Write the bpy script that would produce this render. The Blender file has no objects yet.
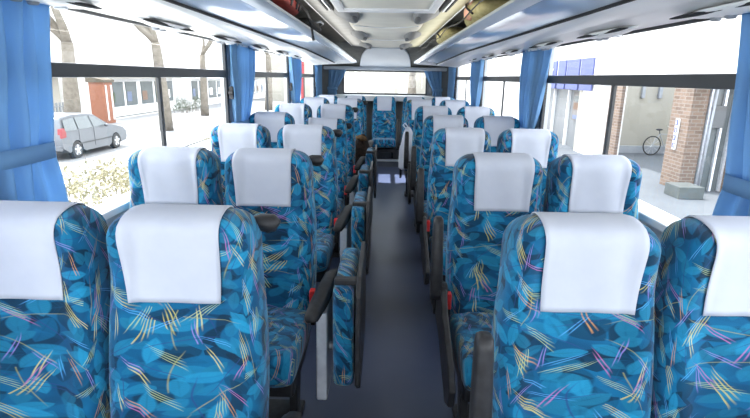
import bpy, math, random
from mathutils import Vector, Matrix
from mathutils.bvhtree import BVHTree
random.seed(7)
scn = bpy.context.scene
COL = scn.collection
PI = math.pi

# ------------------------------------------------------------------ helpers
class MB:
    def __init__(s): s.v = []; s.f = []; s.uv = None
    def add(s, vs, fs):
        n = len(s.v); s.v += [tuple(v) for v in vs]; s.f += [tuple(i + n for i in f) for f in fs]; return s
    def box(s, x0, x1, y0, y1, z0, z1, M=None):
        vs = [Vector((x, y, z)) for z in (z0, z1) for y in (y0, y1) for x in (x0, x1)]
        if M: vs = [M @ v for v in vs]
        return s.add(vs, [(0,2,3,1),(4,5,7,6),(0,1,5,4),(2,6,7,3),(0,4,6,2),(1,3,7,5)])
    def rings(s, rs, cap=True, closed=True):
        n = len(rs[0]); vs = [p for r in rs for p in r]; fs = []
        for i in range(len(rs) - 1):
            for j in range(n if closed else n - 1):
                k = (j + 1) % n
                fs.append((i*n+j, i*n+k, (i+1)*n+k, (i+1)*n+j))
        if cap and closed:
            fs.append(tuple(range(n))[::-1]); fs.append(tuple((len(rs)-1)*n + j for j in range(n)))
        return s.add(vs, fs)
    def tube(s, pts, r, n=10):
        pts = [Vector(p) for p in pts]; rr = r if isinstance(r, (list, tuple)) else [r]*len(pts); rs = []
        prev = None
        for i, p in enumerate(pts):
            d = (pts[min(i+1, len(pts)-1)] - pts[max(i-1, 0)]).normalized()
            if prev is None:
                a = Vector((0,0,1)) if abs(d.z) < .9 else Vector((1,0,0))
                u = d.cross(a).normalized()
            else:
                u = (prev - d * prev.dot(d)).normalized()
            prev = u; w = d.cross(u)
            rs.append([p + (u*math.cos(2*PI*j/n) + w*math.sin(2*PI*j/n))*rr[i] for j in range(n)])
        return s.rings(rs)
    def ext(s, prof, y0, y1, closed=True, cap=True, axis='y'):
        f = (lambda a, b, t: (a, t, b)) if axis == 'y' else ((lambda a, b, t: (t, a, b)) if axis == 'x' else (lambda a, b, t: (a, b, t)))
        return s.rings([[f(a, b, y0) for a, b in prof], [f(a, b, y1) for a, b in prof]], cap, closed)
    def ell(s, c, r, n=16, m=10, M=None):
        rs = []
        for i in range(m + 1):
            t = -PI/2 + PI*i/m; t = max(-PI/2 + .02, min(PI/2 - .02, t))
            ring = [Vector((r[0]*math.cos(t)*math.cos(2*PI*j/n), r[1]*math.cos(t)*math.sin(2*PI*j/n), r[2]*math.sin(t))) for j in range(n)]
            if M: ring = [M @ v for v in ring]
            rs.append([v + Vector(c) for v in ring])
        return s.rings(rs)
    def build(s, name, mat, parent=None, smooth=False, bevel=0, solid=0, uvf=None, auto=None, seg=2):
        me = bpy.data.meshes.new(name); me.from_pydata(s.v, [], s.f); me.update()
        if uvf:
            ul = me.uv_layers.new(name='UVMap')
            for l in me.loops:
                ul.data[l.index].uv = uvf(me.vertices[l.vertex_index].co)
        if smooth or bevel:
            for p in me.polygons: p.use_smooth = True
        me.materials.append(mat)
        o = bpy.data.objects.new(name, me); COL.objects.link(o)
        if parent: o.parent = parent
        if solid:
            m = o.modifiers.new('s', 'SOLIDIFY'); m.thickness = solid; m.offset = 0
        if bevel:
            m = o.modifiers.new('b', 'BEVEL'); m.width = bevel; m.segments = seg; m.limit_method = 'ANGLE'; m.angle_limit = math.radians(40)
            m.harden_normals = True
        if auto:
            me.set_sharp_from_angle(angle=math.radians(auto))
        return o

def tag(o, label=None, cat=None, group=None, kind=None):
    if label: o['label'] = label
    if cat: o['category'] = cat
    if group: o['group'] = group
    if kind: o['kind'] = kind
    return o
def empty(name, loc=(0,0,0), rz=0, label=None, cat=None, group=None):
    o = bpy.data.objects.new(name, None); COL.objects.link(o); o.location = loc; o.rotation_euler = (0,0,rz)
    o.empty_display_size = .1
    return tag(o, label, cat, group)
def copy_tree(o, parent=None, keys=True):
    c = o.copy(); COL.objects.link(c); c.parent = parent
    for ch in list(o.children): copy_tree(ch, c)
    return c

# ------------------------------------------------------------------ materials
def mat(name, col, rough=.5, metal=0., spec=.5, **k):
    m = bpy.data.materials.new(name); m.use_nodes = True
    b = m.node_tree.nodes['Principled BSDF']
    b.inputs['Base Color'].default_value = (*col, 1); b.inputs['Roughness'].default_value = rough
    b.inputs['Metallic'].default_value = metal; b.inputs['Specular IOR Level'].default_value = spec
    for kk, v in k.items(): b.inputs[kk.replace('_', ' ')].default_value = v
    return m
class NT:
    def __init__(s, m): s.t = m.node_tree; s.N = s.t.nodes; s.L = s.t.links
    def n(s, ty, **k):
        x = s.N.new(ty)
        for a, b in k.items(): setattr(x, a, b)
        return x
    def val(s, sock, v):
        if isinstance(v, bpy.types.NodeSocket): s.L.new(v, sock)
        else: sock.default_value = v
    def m(s, op, a, b=0., c=0., clamp=False):
        x = s.n('ShaderNodeMath', operation=op); x.use_clamp = clamp
        s.val(x.inputs[0], a); s.val(x.inputs[1], b); s.val(x.inputs[2], c); return x.outputs[0]
    def vm(s, op, a, b=(0,0,0)):
        x = s.n('ShaderNodeVectorMath', operation=op); s.val(x.inputs[0], a); s.val(x.inputs[1], b); return x.outputs[0]
    def mix(s, f, a, b):
        x = s.n('ShaderNodeMix', data_type='RGBA'); s.val(x.inputs[0], f)
        s.val(x.inputs[6], a if isinstance(a, bpy.types.NodeSocket) else (*a, 1)); s.val(x.inputs[7], b if isinstance(b, bpy.types.NodeSocket) else (*b, 1)); return x.outputs[2]
def noisy(name, c1, c2, scale=5, rough=.7, bump=0., detail=4, metal=0., lo=.35, hi=.65, coord='Object', spec=.3):
    m = mat(name, c1, rough, metal, spec); t = NT(m); b = t.N['Principled BSDF']
    tc = t.n('ShaderNodeTexCoord'); nz = t.n('ShaderNodeTexNoise'); nz.inputs['Scale'].default_value = scale; nz.inputs['Detail'].default_value = detail
    t.L.new(tc.outputs[coord], nz.inputs['Vector'])
    f = t.m('MULTIPLY', t.m('SUBTRACT', nz.outputs[0], lo), 1/(hi-lo), clamp=True)
    t.L.new(t.mix(f, c1, c2), b.inputs['Base Color'])
    if bump:
        bp = t.n('ShaderNodeBump'); bp.inputs['Strength'].default_value = bump; bp.inputs['Distance'].default_value = .01
        t.L.new(nz.outputs[0], bp.inputs['Height']); t.L.new(bp.outputs[0], b.inputs['Normal'])
    return m

def fabric(name, base, mid, tint):
    m = mat(name, base, .85, 0, .2); t = NT(m); b = t.N['Principled BSDF']
    b.inputs['Sheen Weight'].default_value = .15
    uv = t.n('ShaderNodeUVMap'); uv.uv_map = 'UVMap'
    oi = t.n('ShaderNodeObjectInfo')
    off = t.n('ShaderNodeCombineXYZ'); t.L.new(t.m('MULTIPLY', oi.outputs['Random'], 7.3), off.inputs[0]); t.L.new(t.m('MULTIPLY', oi.outputs['Random'], 3.1), off.inputs[1])
    P0 = t.vm('ADD', uv.outputs[0], off.outputs[0])
    # slight warp so that nothing is ruler straight
    nz = t.n('ShaderNodeTexNoise'); nz.inputs['Scale'].default_value = 6; t.L.new(P0, nz.inputs['Vector'])
    wp = t.vm('SCALE', t.vm('SUBTRACT', nz.outputs['Color'], (.5,.5,.5))); wp.node.inputs['Scale'].default_value = .03
    P = t.vm('ADD', P0, wp)
    def cells(scale, shift, angscale=6.283, angoff=0.):
        q = t.vm('ADD', P, (shift, shift*1.7, 0))
        v = t.n('ShaderNodeTexVoronoi', voronoi_dimensions='2D'); v.inputs['Scale'].default_value = scale; v.inputs['Randomness'].default_value = .9
        t.L.new(q, v.inputs['Vector'])
        d = t.vm('SUBTRACT', q, v.outputs['Position'])
        sp = t.n('ShaderNodeSeparateXYZ'); t.L.new(d, sp.inputs[0])
        sc = t.n('ShaderNodeSeparateColor'); t.L.new(v.outputs['Color'], sc.inputs[0])
        a = t.m('ADD', t.m('MULTIPLY', sc.outputs[0], angscale), angoff)
        c_, s_ = t.m('COSINE', a), t.m('SINE', a)
        x = t.m('MULTIPLY', t.m('ADD', t.m('MULTIPLY', sp.outputs[0], c_), t.m('MULTIPLY', sp.outputs[1], s_)), scale)
        y = t.m('MULTIPLY', t.m('SUBTRACT', t.m('MULTIPLY', sp.outputs[1], c_), t.m('MULTIPLY', sp.outputs[0], s_)), scale)
        return x, y, sc
    def soft(v, k): return t.m('MULTIPLY', v, k, clamp=True)
    nz2 = t.n('ShaderNodeTexNoise'); nz2.inputs['Scale'].default_value = 9; t.L.new(P0, nz2.inputs['Vector'])
    f = t.m('MULTIPLY', t.m('SUBTRACT', nz2.outputs[0], .42), 5, clamp=True)
    col = t.mix(f, base, mid)
    dark = tuple(c*.3 for c in base)
    for i, (sc_, sh, L, W, c) in enumerate([(14, 5.1, .62, .36, dark), (15, 6.7, .62, .3, dark), (13, 0., .55, .27, mid), (15, 1.3, .52, .27, tint), (16, 2.9, .5, .24, tuple(c*.75 for c in tint)), (17, 8.3, .5, .24, tint), (12, 9.3, .5, .2, tuple(c*1.25 for c in tint))]):
        x, y, s3 = cells(sc_, sh)
        x = t.m('DIVIDE', x, L)
        lens = t.m('SUBTRACT', t.m('MULTIPLY', t.m('SUBTRACT', 1., t.m('MULTIPLY', x, x)), W), t.m('ABSOLUTE', y))
        on = t.m('GREATER_THAN', s3.outputs[1], .25 if i < 3 else .45)
        mask = t.m('MULTIPLY', soft(lens, 18), on)
        rib = t.m('SUBTRACT', 1., soft(t.m('ABSOLUTE', y), 28))
        vein = t.m('GREATER_THAN', t.m('SINE', t.m('MULTIPLY', t.m('ADD', x, t.m('ABSOLUTE', y)), 34.)), .75)
        body = t.m('MULTIPLY', mask, t.m('SUBTRACT', .9, t.m('MULTIPLY', t.m('MAXIMUM', rib, t.m('MULTIPLY', vein, .4)), .22 if i else 0.)))
        body = t.m('MULTIPLY', body, t.m('ADD', .45, t.m('MULTIPLY', s3.outputs[2], .55)))
        col = t.mix(body, col, c)
    # thin arcs and dashes, in loose bundles
    for (sc_, sh, c, lo, k, ang) in [(8.5, 11., (.62,.52,.12), .35, 3, 1.5), (9.5, 14., (.30,.22,.62), .35, 2, 1.9), (8., 17., (.62,.30,.10), .45, 2, 1.6), (10.5, 45., (.45,.55,.25), .4, 3, 2.6),
                              (10., 21., (.10,.36,.75), .2, 2, 2.4), (9., 25., (.70,.62,.22), .55, 2, 1.2), (6.5, 33., (.02,.05,.18), .1, 1, 6.28), (7.5, 38., (.30,.30,.12), .25, 1, 6.28), (7., 52., (.02,.05,.18), .2, 1, 6.28), (9., 41., (.48,.16,.42), .5, 2, 1.4)]:
        x, y, s3 = cells(sc_, sh, ang, PI/2 - ang/2 + .25)
        if k == 1: y = t.m('ADD', y, t.m('MULTIPLY', t.m('MULTIPLY', x, x), t.m('SUBTRACT', s3.outputs[1], .5)))
        else: y = t.m('ADD', y, t.m('MULTIPLY', x, t.m('MULTIPLY', y, .9)))
        if k > 1:
            yy = t.m('SUBTRACT', t.m('PINGPONG', y, .05), .025)
            w = t.m('LESS_THAN', t.m('ABSOLUTE', y), .05*(k-1)/2+.03)
        else:
            yy = y; w = 1.
        xs = t.m('ADD', x, t.m('MULTIPLY', y, 2.2))
        line = t.m('SUBTRACT', 1., soft(t.m('SUBTRACT', t.m('ABSOLUTE', yy), .002 if k > 1 else .001), 90))
        endm = soft(t.m('SUBTRACT', .36 if k > 1 else .55, t.m('ABSOLUTE', xs)), 5)
        on = t.m('GREATER_THAN', s3.outputs[2], lo)
        mk = t.m('MULTIPLY', t.m('MULTIPLY', t.m('MULTIPLY', line, endm), w), t.m('MULTIPLY', on, .7 if k == 1 else .75))
        col = t.mix(mk, col, c)
    t.L.new(col, b.inputs['Base Color'])
    # woven nap
    ck = t.n('ShaderNodeTexNoise'); ck.inputs['Scale'].default_value = 500; t.L.new(P0, ck.inputs['Vector'])
    bp = t.n('ShaderNodeBump'); bp.inputs['Strength'].default_value = .25; bp.inputs['Distance'].default_value = .002
    t.L.new(ck.outputs[0], bp.inputs['Height']); t.L.new(bp.outputs[0], b.inputs['Normal'])
    return m

M = {}
M['fab'] = fabric('leaf_fabric', (.002,.065,.155), (.002,.115,.25), (.010,.20,.36))
M['cover'] = noisy('cover_cloth', (.54,.56,.63), (.48,.505,.59), 6, .9, .3)
M['black'] = noisy('black_plastic', (.018,.018,.02), (.03,.03,.034), 30, .42, .1)
M['steel'] = noisy('brushed_steel', (.72,.75,.80), (.6,.62,.68), 18, .4, 0, metal=.5)
M['red'] = mat('red_plastic', (.6,.03,.03), .4)
M['grey'] = noisy('grey_plastic', (.30,.32,.35), (.26,.28,.31), 8, .5)
M['white'] = noisy('white_laminate', (.80,.82,.84), (.74,.76,.79), 3, .35)
M['gloss'] = mat('gloss_panel', (.78,.84,.92), .16, .35)
M['rail'] = mat('rail_enamel', (.62,.68,.76), .3, .25)
M['duct'] = mat('duct_enamel', (.88,.88,.87), .3, .0)
M['ceil_l'] = noisy('ceiling_felt', (.80,.78,.70), (.74,.72,.65), 4, .8)
M['ceil_s'] = noisy('ceiling_side', (.50,.50,.49), (.44,.44,.43), 5, .85)
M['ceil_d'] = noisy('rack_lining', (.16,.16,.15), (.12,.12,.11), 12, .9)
M['pod'] = noisy('pod_shade_grey', (.22,.225,.23), (.18,.185,.19), 4, .6)  # dark grey imitates the shading inside the curved ceiling niches
M['podlens'] = mat('pod_lens', (.10,.105,.11), .7)
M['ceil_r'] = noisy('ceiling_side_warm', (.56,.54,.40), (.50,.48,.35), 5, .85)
M['bulk'] = noisy('bulkhead_panel', (.50,.55,.62), (.46,.51,.58), 3, .5)
M['floor'] = noisy('floor_vinyl', (.045,.058,.105), (.035,.046,.088), 2.2, .33, .04, spec=.5)
M['step'] = noisy('step_vinyl', (.12,.13,.16), (.09,.10,.12), 3, .5)
M['alu'] = mat('step_edge', (.55,.58,.6), .35, .6)
M['wall'] = noisy('wall_panel', (.55,.57,.60), (.5,.52,.55), 3, .55)
M['frame'] = mat('window_rubber', (.035,.037,.04), .45)
M['pillar'] = noisy('pillar_trim', (.20,.21,.22), (.16,.17,.18), 4, .6)
M['beige'] = noisy('straw_bag', (.62,.55,.30), (.48,.42,.2), 25, .9, .3)
M['pink'] = noisy('pink_cloth', (.75,.42,.30), (.6,.3,.22), 15, .9)
M['bagblk'] = noisy('black_nylon', (.02,.02,.022), (.04,.04,.042), 15, .7)
M['bagred'] = noisy('red_nylon', (.30,.04,.03), (.2,.03,.025), 15, .7)
M['brown'] = noisy('brown_fur', (.035,.02,.014), (.012,.009,.008), 40, .9, .6)
M['tan'] = noisy('tan_trim', (.20,.12,.055), (.10,.06,.03), 30, .9)
def glass(name, tint=(1,1,1), refl=.06):
    m = bpy.data.materials.new(name); m.use_nodes = True; t = NT(m); t.N.clear()
    o = t.n('ShaderNodeOutputMaterial'); tr = t.n('ShaderNodeBsdfTransparent'); gl = t.n('ShaderNodeBsdfGlossy'); mx = t.n('ShaderNodeMixShader')
    tr.inputs[0].default_value = (*tint, 1); gl.inputs['Roughness'].default_value = .02; mx.inputs[0].default_value = refl
    t.L.new(tr.outputs[0], mx.inputs[1]); t.L.new(gl.outputs[0], mx.inputs[2]); t.L.new(mx.outputs[0], o.inputs[0]); return m
M['glass'] = glass('window_glass', (.95,.97,.98), .05)
M['cglass'] = glass('car_glass', (.35,.4,.42), .25)
def curtain_mat():
    m = mat('curtain_cloth', (.20,.37,.58), .85, 0, .2); t = NT(m); b = t.N['Principled BSDF']
    o = [n for n in t.N if n.type == 'OUTPUT_MATERIAL'][0]
    tl = t.n('ShaderNodeBsdfTranslucent'); tl.inputs[0].default_value = (.34,.56,.82,1)
    mx = t.n('ShaderNodeMixShader'); mx.inputs[0].default_value = .38
    t.L.new(b.outputs[0], mx.inputs[1]); t.L.new(tl.outputs[0], mx.inputs[2]); t.L.new(mx.outputs[0], o.inputs[0]); return m
M['curtain'] = curtain_mat()
def brick_mat(name, c1, c2, mo, scale=1.0):
    m = mat(name, c1, .9, 0, .2); t = NT(m); b = t.N['Principled BSDF']
    uv = t.n('ShaderNodeUVMap'); uv.uv_map = 'UVMap'
    br = t.n('ShaderNodeTexBrick'); br.inputs['Scale'].default_value = scale
    br.inputs['Brick Width'].default_value = .24; br.inputs['Row Height'].default_value = .085; br.inputs['Mortar Size'].default_value = .010
    br.inputs['Color1'].default_value = (*c1, 1); br.inputs['Color2'].default_value = (*c2, 1); br.inputs['Mortar'].default_value = (*mo, 1)
    t.L.new(uv.outputs[0], br.inputs['Vector']); t.L.new(br.outputs[0], b.inputs['Base Color']); return m
M['brick'] = brick_mat('wall_brick', (.19,.135,.105), (.13,.092,.072), (.20,.18,.16))
BUV = lambda c: (c.x + c.y, c.z)
M['asph'] = noisy('road_asphalt', (.105,.09,.102), (.095,.082,.093), 1.2, .9)
M['bounce'] = noisy('bounce_ground', (.80,.79,.77), (.72,.71,.69), 1, .9)  # road colour made very pale to bounce light up into the bus
M['pave'] = noisy('pavement', (.095,.105,.118), (.085,.094,.108), 1.5, .9)
M['bright'] = noisy('pale_ground', (.62,.62,.60), (.55,.55,.53), .8, .9)
M['bwhite'] = noisy('white_render', (.72,.72,.72), (.66,.66,.66), .6, .8)
M['cream'] = noisy('cream_render', (.34,.325,.285), (.31,.295,.255), .8, .85)
M['bark'] = noisy('pale_bark', (.17,.15,.125), (.12,.105,.085), 5, .9, .5)
M['carp'] = mat('silver_paint', (.12,.13,.145), .3, .35)
M['tyre'] = mat('tyre_rubber', (.03,.03,.03), .8)
M['alloy'] = mat('alloy', (.14,.14,.145), .5, .0)
M['tail'] = mat('tail_lamp', (.20,.015,.02), .3)
M['lamp'] = mat('head_lamp', (.8,.82,.85), .2)
M['blue'] = mat('sign_blue', (.06,.075,.22), .5)
M['pblue'] = mat('sign_pale_blue', (.11,.14,.22), .6)
M['salmon'] = noisy('salmon_wall', (.20,.135,.10), (.18,.12,.09), 3, .8)
M['orange'] = noisy('orange_paint', (.26,.11,.065), (.22,.09,.055), 6, .6)
M['wood'] = noisy('weathered_wood', (.11,.093,.07), (.085,.07,.05), 8, .8)
M['dglass'] = mat('shop_glass', (.10,.115,.12), .25, 0, .4)
M['leafg'] = noisy('dry_leaves', (.14,.13,.07), (.34,.31,.22), 20, .9)
M['leafd'] = noisy('green_leaves', (.04,.06,.035), (.08,.10,.06), 12, .9)
M['green'] = mat('green_paint', (.03,.35,.25), .5)
M['dark'] = mat('dark_void', (.02,.02,.022), .8)

# ------------------------------------------------------------------ camera
# vehicle axis (+y) vanishes at pixel (385, 77.5); focal length 500 px
F = 500.
a = Vector((385-375, 209-77.5, -F)).normalized()
up = Vector((34, 1941, F)); up = (up - a*up.dot(a)).normalized()
rx = a.cross(up)
R3 = Matrix((rx, a, up))          # rows: world axes in camera space  -> camera-to-world
cam = bpy.data.cameras.new('camera'); co = bpy.data.objects.new('camera', cam); COL.objects.link(co)
cam.sensor_width = 36; cam.lens = F*36/750; cam.clip_start = .02; cam.clip_end = 500
EYE = 1.5
mw = R3.to_4x4(); mw.translation = (0, 0, EYE); co.matrix_world = mw
scn.camera = co

# ------------------------------------------------------------------ seats
LEAN = math.radians(9)
def back_ring(v, n=44):
    """cross-section of the backrest at height v (0..1) in the backrest's own upright frame"""
    H = .80; z = v*H
    aw = .207 + .012*math.sin(PI*min(1, v*1.3)) - .012*max(0, v-.6)/.4
    b = .076 - .018*v
    rc = .085
    top = max(0, z - (H - rc))/rc
    aw2 = aw - rc*.9 + rc*.9*math.sqrt(max(0, 1 - top**2.3))
    b2 = b*math.sqrt(max(.0, 1 - top**3))
    if top >= 1: aw2 = aw - rc*.9; b2 = .006
    bot = max(0, .05 - z)/.05
    b2 *= 1 - .3*bot
    pts = []
    for j in range(n):
        t = 2*PI*j/n; c, s = math.cos(t), math.sin(t); e = 2/4.2
        x = aw2*math.copysign(abs(c)**e, c); y = b2*math.copysign(abs(s)**e, s)
        if s < 0:   # front: side bolsters stand forward of the middle
            k = abs(x)/max(aw2, .01)
            y -= (.030*(1-top*.7))*max(0, 1 - ((k-.86)/.30)**2)*min(1, abs(y)/max(b2, .005))
            y -= .046*math.exp(-((v-.97)/.17)**2)*min(1, abs(y)/max(b2, .005))*(1-top**4)
            y -= .010*math.exp(-((v-.28)/.16)**2)*(1-k*k)          # lumbar
        pts.append(Vector((x, y, z)))
    return pts
ML = Matrix.Translation((0, -.135, .385)) @ Matrix.Rotation(-LEAN, 4, 'X')
def back_mesh():
    mb = MB(); vs = [i/20*.88 for i in range(20)] + [.88 + .12*math.sin(PI/2*i/9) for i in range(10)]
    mb.rings([back_ring(v) for v in vs]); return mb
def cover_mesh(bm, xo=0.):
    bvh = BVHTree.FromPolygons([Vector(v) for v in bm.v], bm.f)
    nx, rows = 18, []
    path = []
    for i in range(14): path.append(('f', .538 + (.755-.538)*i/13))
    for i in range(1, 16): path.append(('t', PI*i/16))
    for i in range(8): path.append(('b', .755 - .16*i/7))
    m = MB(); verts = []
    for q, (k, u) in enumerate(path):
        row = []
        for j in range(nx + 1):
            s_ = j/nx*2 - 1
            w = .131 if k != 'f' else .131 - .008*(1-(u-.538)/.217)
            x = s_*w + xo
            if k == 'f': o_, d = Vector((x, -.4, u)), Vector((0, 1, 0))
            elif k == 'b': o_, d = Vector((x, .4, u)), Vector((0, -1, 0))
            else:
                d0 = Vector((0, -math.cos(u), math.sin(u))); o_ = Vector((x, 0, .755)) + d0*.3; d = -d0
            h = bvh.ray_cast(o_, d)[0]
            if h is None: h = Vector((x, 0, .795))
            off = .006 + (.0025*math.sin(s_*5+u*9) if k == 'f' else 0)
            row.append(h - d*off)
        verts.append(row)
    m.rings(verts, cap=False, closed=False); return m

def rbox(x0, x1, y0, y1, z0, z1, **k): return MB().box(x0, x1, y0, y1, z0, z1)
UVB = lambda c: (c.x + c.y*.9*max(-1, min(1, c.x*9)), c.z)
UVC = lambda c: (c.x, c.z - c.y)
protos = {}
def cushion_mesh():
    # rounded pad from a lofted superellipse along y
    mb = MB(); rs = []; n = 28
    ys = [-.685, -.675, -.655, -.62, -.55, -.42, -.3, -.2, -.14]
    hs = [.30, .72, .92, 1, 1, 1, .98, .95, .9]
    for y, h in zip(ys, hs):
        r = []
        for j in range(n):
            t = 2*PI*j/n; c, s = math.cos(t), math.sin(t); e = 2/4.
            x = (.208*(.94+.06*h))*math.copysign(abs(c)**e, c); z = .072*h*math.copysign(abs(s)**e, s)
            zc = .385 + .02*(-(y+.2)/.48) - (.018*(1-h))
            if s > 0: z += .012*(abs(x)/.208)**2
            r.append(Vector((x, y, zc + z)))
        rs.append(r)
    return mb.rings(rs[::-1])
def make_seat(kind, fold=True):
    """kind: 'window', 'car' aisle seat with folding seat, 'brick' aisle seat, 'rear'"""
    root = empty('passenger_seat', cat='seat', label='x')
    bm = back_mesh()
    br = bm.build('backrest', M['fab'], root, smooth=True, uvf=UVB); br.matrix_local = ML
    cv = cover_mesh(bm, .014 if kind == 'brick' else -.016 if kind == 'car' else 0).build('headrest_cover', M['cover'], root, smooth=True, solid=.003); cv.matrix_local = ML
    cv['label'] = 'white cloth headrest cover'
    # hard shell behind the backrest, side piping
    mb = MB(); prof = [(-.17,.045),( .17,.045),(.165,.066),(-.165,.066)]
    mb.ext(prof, .04, .62, axis='z'); sh = mb.build('back_shell', M['grey'], root, bevel=.008); sh.matrix_local = ML
    cu = cushion_mesh().build('seat_cushion', M['fab'], root, smooth=True, uvf=UVC)
    MB().box(-.19, .19, -.60, -.14, .25, .315).build('seat_base', M['black'], root, bevel=.012)
    for sx in (-1, 1):
        mb = MB(); mb.ext([(-.46+.02*sx, 0), (-.40+.02*sx, 0), (-.30, .26), (-.42, .26)], sx*.155-.018, sx*.155+.018, axis='x')
        mb.build('leg', M['black'], root, bevel=.006)
    MB().ext([(-.50,0),(-.28,0),(-.30,.03),(-.48,.03)], -.185, .185, axis='x').build('foot_bar', M['black'], root, bevel=.006)
    if kind in ('car', 'brick'):
        s = 1 if kind == 'car' else -1           # side of the aisle
        # recliner cover and pivot
        if kind == 'car':
            mb = MB(); mb.tube([(.140,.035,.752),(.165,.035,.755),(.190,.035,.756),(.222,.035,.752),(.240,.035,.744)], [.016,.020,.030,.034,.020], 14)
            for i in range(len(mb.v)):
                v = Vector(mb.v[i]); mb.v[i] = (v.x, .035+(v.y-.035)*1.15, .752+(v.z-.752)*.85)
            k = mb.build('grab_handle', M['black'], root, smooth=True); k.matrix_local = ML
            # steel side plate with the folding seat hinge
            mb = MB(); mb.ext([(-.54,.20),(-.14,.20),(-.16,.56),(-.26,.60),(-.51,.585)], .272, .318, axis='x')
            mb.build('side_plate', M['steel'], root, bevel=.008)
            mb = MB(); rs = []
            for (y, z, w, h) in [(-.60,.600,.018,.010),(-.585,.602,.028,.018),(-.5,.615,.034,.024),(-.38,.635,.035,.026),(-.28,.65,.032,.026),(-.23,.65,.020,.020)]:
                rs.append([Vector((.262 + (y+.60)*.16 + w*math.copysign(abs(math.cos(t))**.6, math.cos(t)), y, z + h*math.copysign(abs(math.sin(t))**.6, math.sin(t)))) for t in [2*PI*j/16 for j in range(16)]])
            mb.rings(rs[::-1]).build('armrest', M['black'], root, smooth=True)
            mb = MB().tube([(.315,-.25,.64),(.30,-.19,.60),(.25,-.17,.48)], [.024,.028,.03], 12); mb.build('armrest_bracket', M['black'], root, smooth=True)
        else:
            mb = MB(); rs = []
            for (z, y, h, w) in [(.56,-.285,.020,.024),(.60,-.29,.032,.027),(.70,-.285,.034,.026),(.80,-.272,.034,.024),(.90,-.262,.032,.022),(.925,-.262,.026,.020),(.935,-.262,.012,.012)]:
                rs.append([Vector((-.285 + w*math.copysign(abs(math.cos(t))**.55, math.cos(t)), y + h*math.copysign(abs(math.sin(t))**.55, math.sin(t)), z)) for t in [2*PI*j/16 for j in range(16)]])
            mb.rings(rs).build('armrest', M['black'], root, smooth=True)
            mb = MB(); mb.ext([(-.70,.30),(-.62,.26),(-.30,.40),(-.16,.42),(-.17,.56),(-.24,.63),(-.34,.62),(-.40,.55),(-.66,.44),(-.72,.38)], -.268, -.240, axis='x')
            mb.build('side_panel', M['black'], root, bevel=.010)
            MB().tube([(-.30,-.285,.60),(-.235,-.285,.60)], .037, 18).build('armrest_pivot', M['black'], root, bevel=.006)
        bx = s*.222
        b = MB().box(bx-.012, bx+.012, -.275, -.235, .50, .575).build('belt_buckle', M['red'], root, bevel=.004); b['label'] = 'red seat belt buckle'
        MB().box(bx-.009, bx+.009, -.262, -.247, .40, .50).build('buckle_stalk', M['black'], root)
    if kind == 'car' and fold:
        # folding aisle seat, folded up against the side plate
        fs = MB().box(.350, .432, -.64, -.16, .33, .755).build('folding_seat', M['fab'], root, bevel=.028, seg=4, uvf=lambda c: (c.y + c.x*.9, c.z + c.x*.8))
        for p in fs.data.polygons: pass
        fs['label'] = 'folded-up leaf-patterned aisle seat'
        MB().ext([(-.68,.37),(-.62,.32),(-.17,.30),(-.13,.36),(-.13,.72),(-.17,.785),(-.60,.785),(-.66,.73)], .438, .458, axis='x').build('back_plate', M['black'], fs, bevel=.006)
        MB().tube([(.262,-.42,.40),(.37,-.42,.38)], .018, 10).build('hinge', M['steel'], fs, smooth=True)
        MB().box(.355,.44,-.61,-.57,.753,.778).build('release_latch', M['black'], fs, bevel=.006)
    return root
ROWS = [(1.36,.540,.445,1.132),(2.34,.529,.442,1.156),(3.51,.534,.456,1.160),(4.53,.545,.454,1.173),(5.50,.525,.454,1.20),(6.85,.475,.456,1.213)]
ORD = ['front','second','third','fourth','fifth','sixth']
made = {}
TOP = 1.168
def place(kind, x, y, ztop, label, group, recl=0, z0=None):
    if kind in made: r = copy_tree(made[kind])
    else: r = made[kind] = make_seat(kind.split('_')[0], '_' not in kind)
    r.location = (x, y, 0); r.scale = (1, 1, ztop/TOP) if z0 is None else (1,1,1)
    if z0 is not None: r.location.z = z0
    tag(r, label, 'seat', group)
    if recl:
        for c in r.children:
            if c.name.split('.')[0] in ('backrest', 'headrest_cover', 'back_shell', 'grab_handle'):
                c.matrix_local = Matrix.Translation((0,-.135,.385)) @ Matrix.Rotation(-LEAN-math.radians(recl), 4, 'X')
    return r
for i, (d, X, s, zt) in enumerate(ROWS):
    o = ORD[i]
    place('car' if i not in (0, 5) else 'car_front', -X, d, zt, f'blue leaf-patterned aisle seat, {o} row, on the parked car side' + (', tipped back' if i == 3 else ''), 'aisle seats on the parked car side', 17 if i == 3 else 0)
    place('window', -X-s, d, zt, f'blue leaf-patterned window seat, {o} row, on the parked car side', 'window seats on the parked car side')
    place('brick', X, d, zt, f'blue leaf-patterned aisle seat, {o} row, on the brick building side', 'aisle seats on the brick building side')
    place('window', X+s, d, zt, f'blue leaf-patterned window seat, {o} row, on the brick building side', 'window seats on the brick building side')
# the front row needs no folding seat in view of the camera: it lies below the frame but stays for completeness
for k, (x, w) in enumerate([(-1.03,'end seat by the window on the parked car side'),(-.53,'second seat from the parked car side'),(0,'middle seat facing the aisle'),(.53,'second seat from the brick building side'),(1.03,'end seat by the window on the brick building side')]):
    place('window', x, 9.2, 1.2, f'blue leaf-patterned rear bench {w}', 'rear bench seats', 0, .0)

# ------------------------------------------------------------------ shell
W = 1.27
Y0, Y1 = -1.2, 10.2
def struct(mb, name, m, **k):
    o = mb.build(name, m, **k); o['kind'] = 'structure'; return o
struct(MB().box(-W-.05, W+.05, Y0, Y1, -.08, 0), 'floor', M['floor'])
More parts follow.
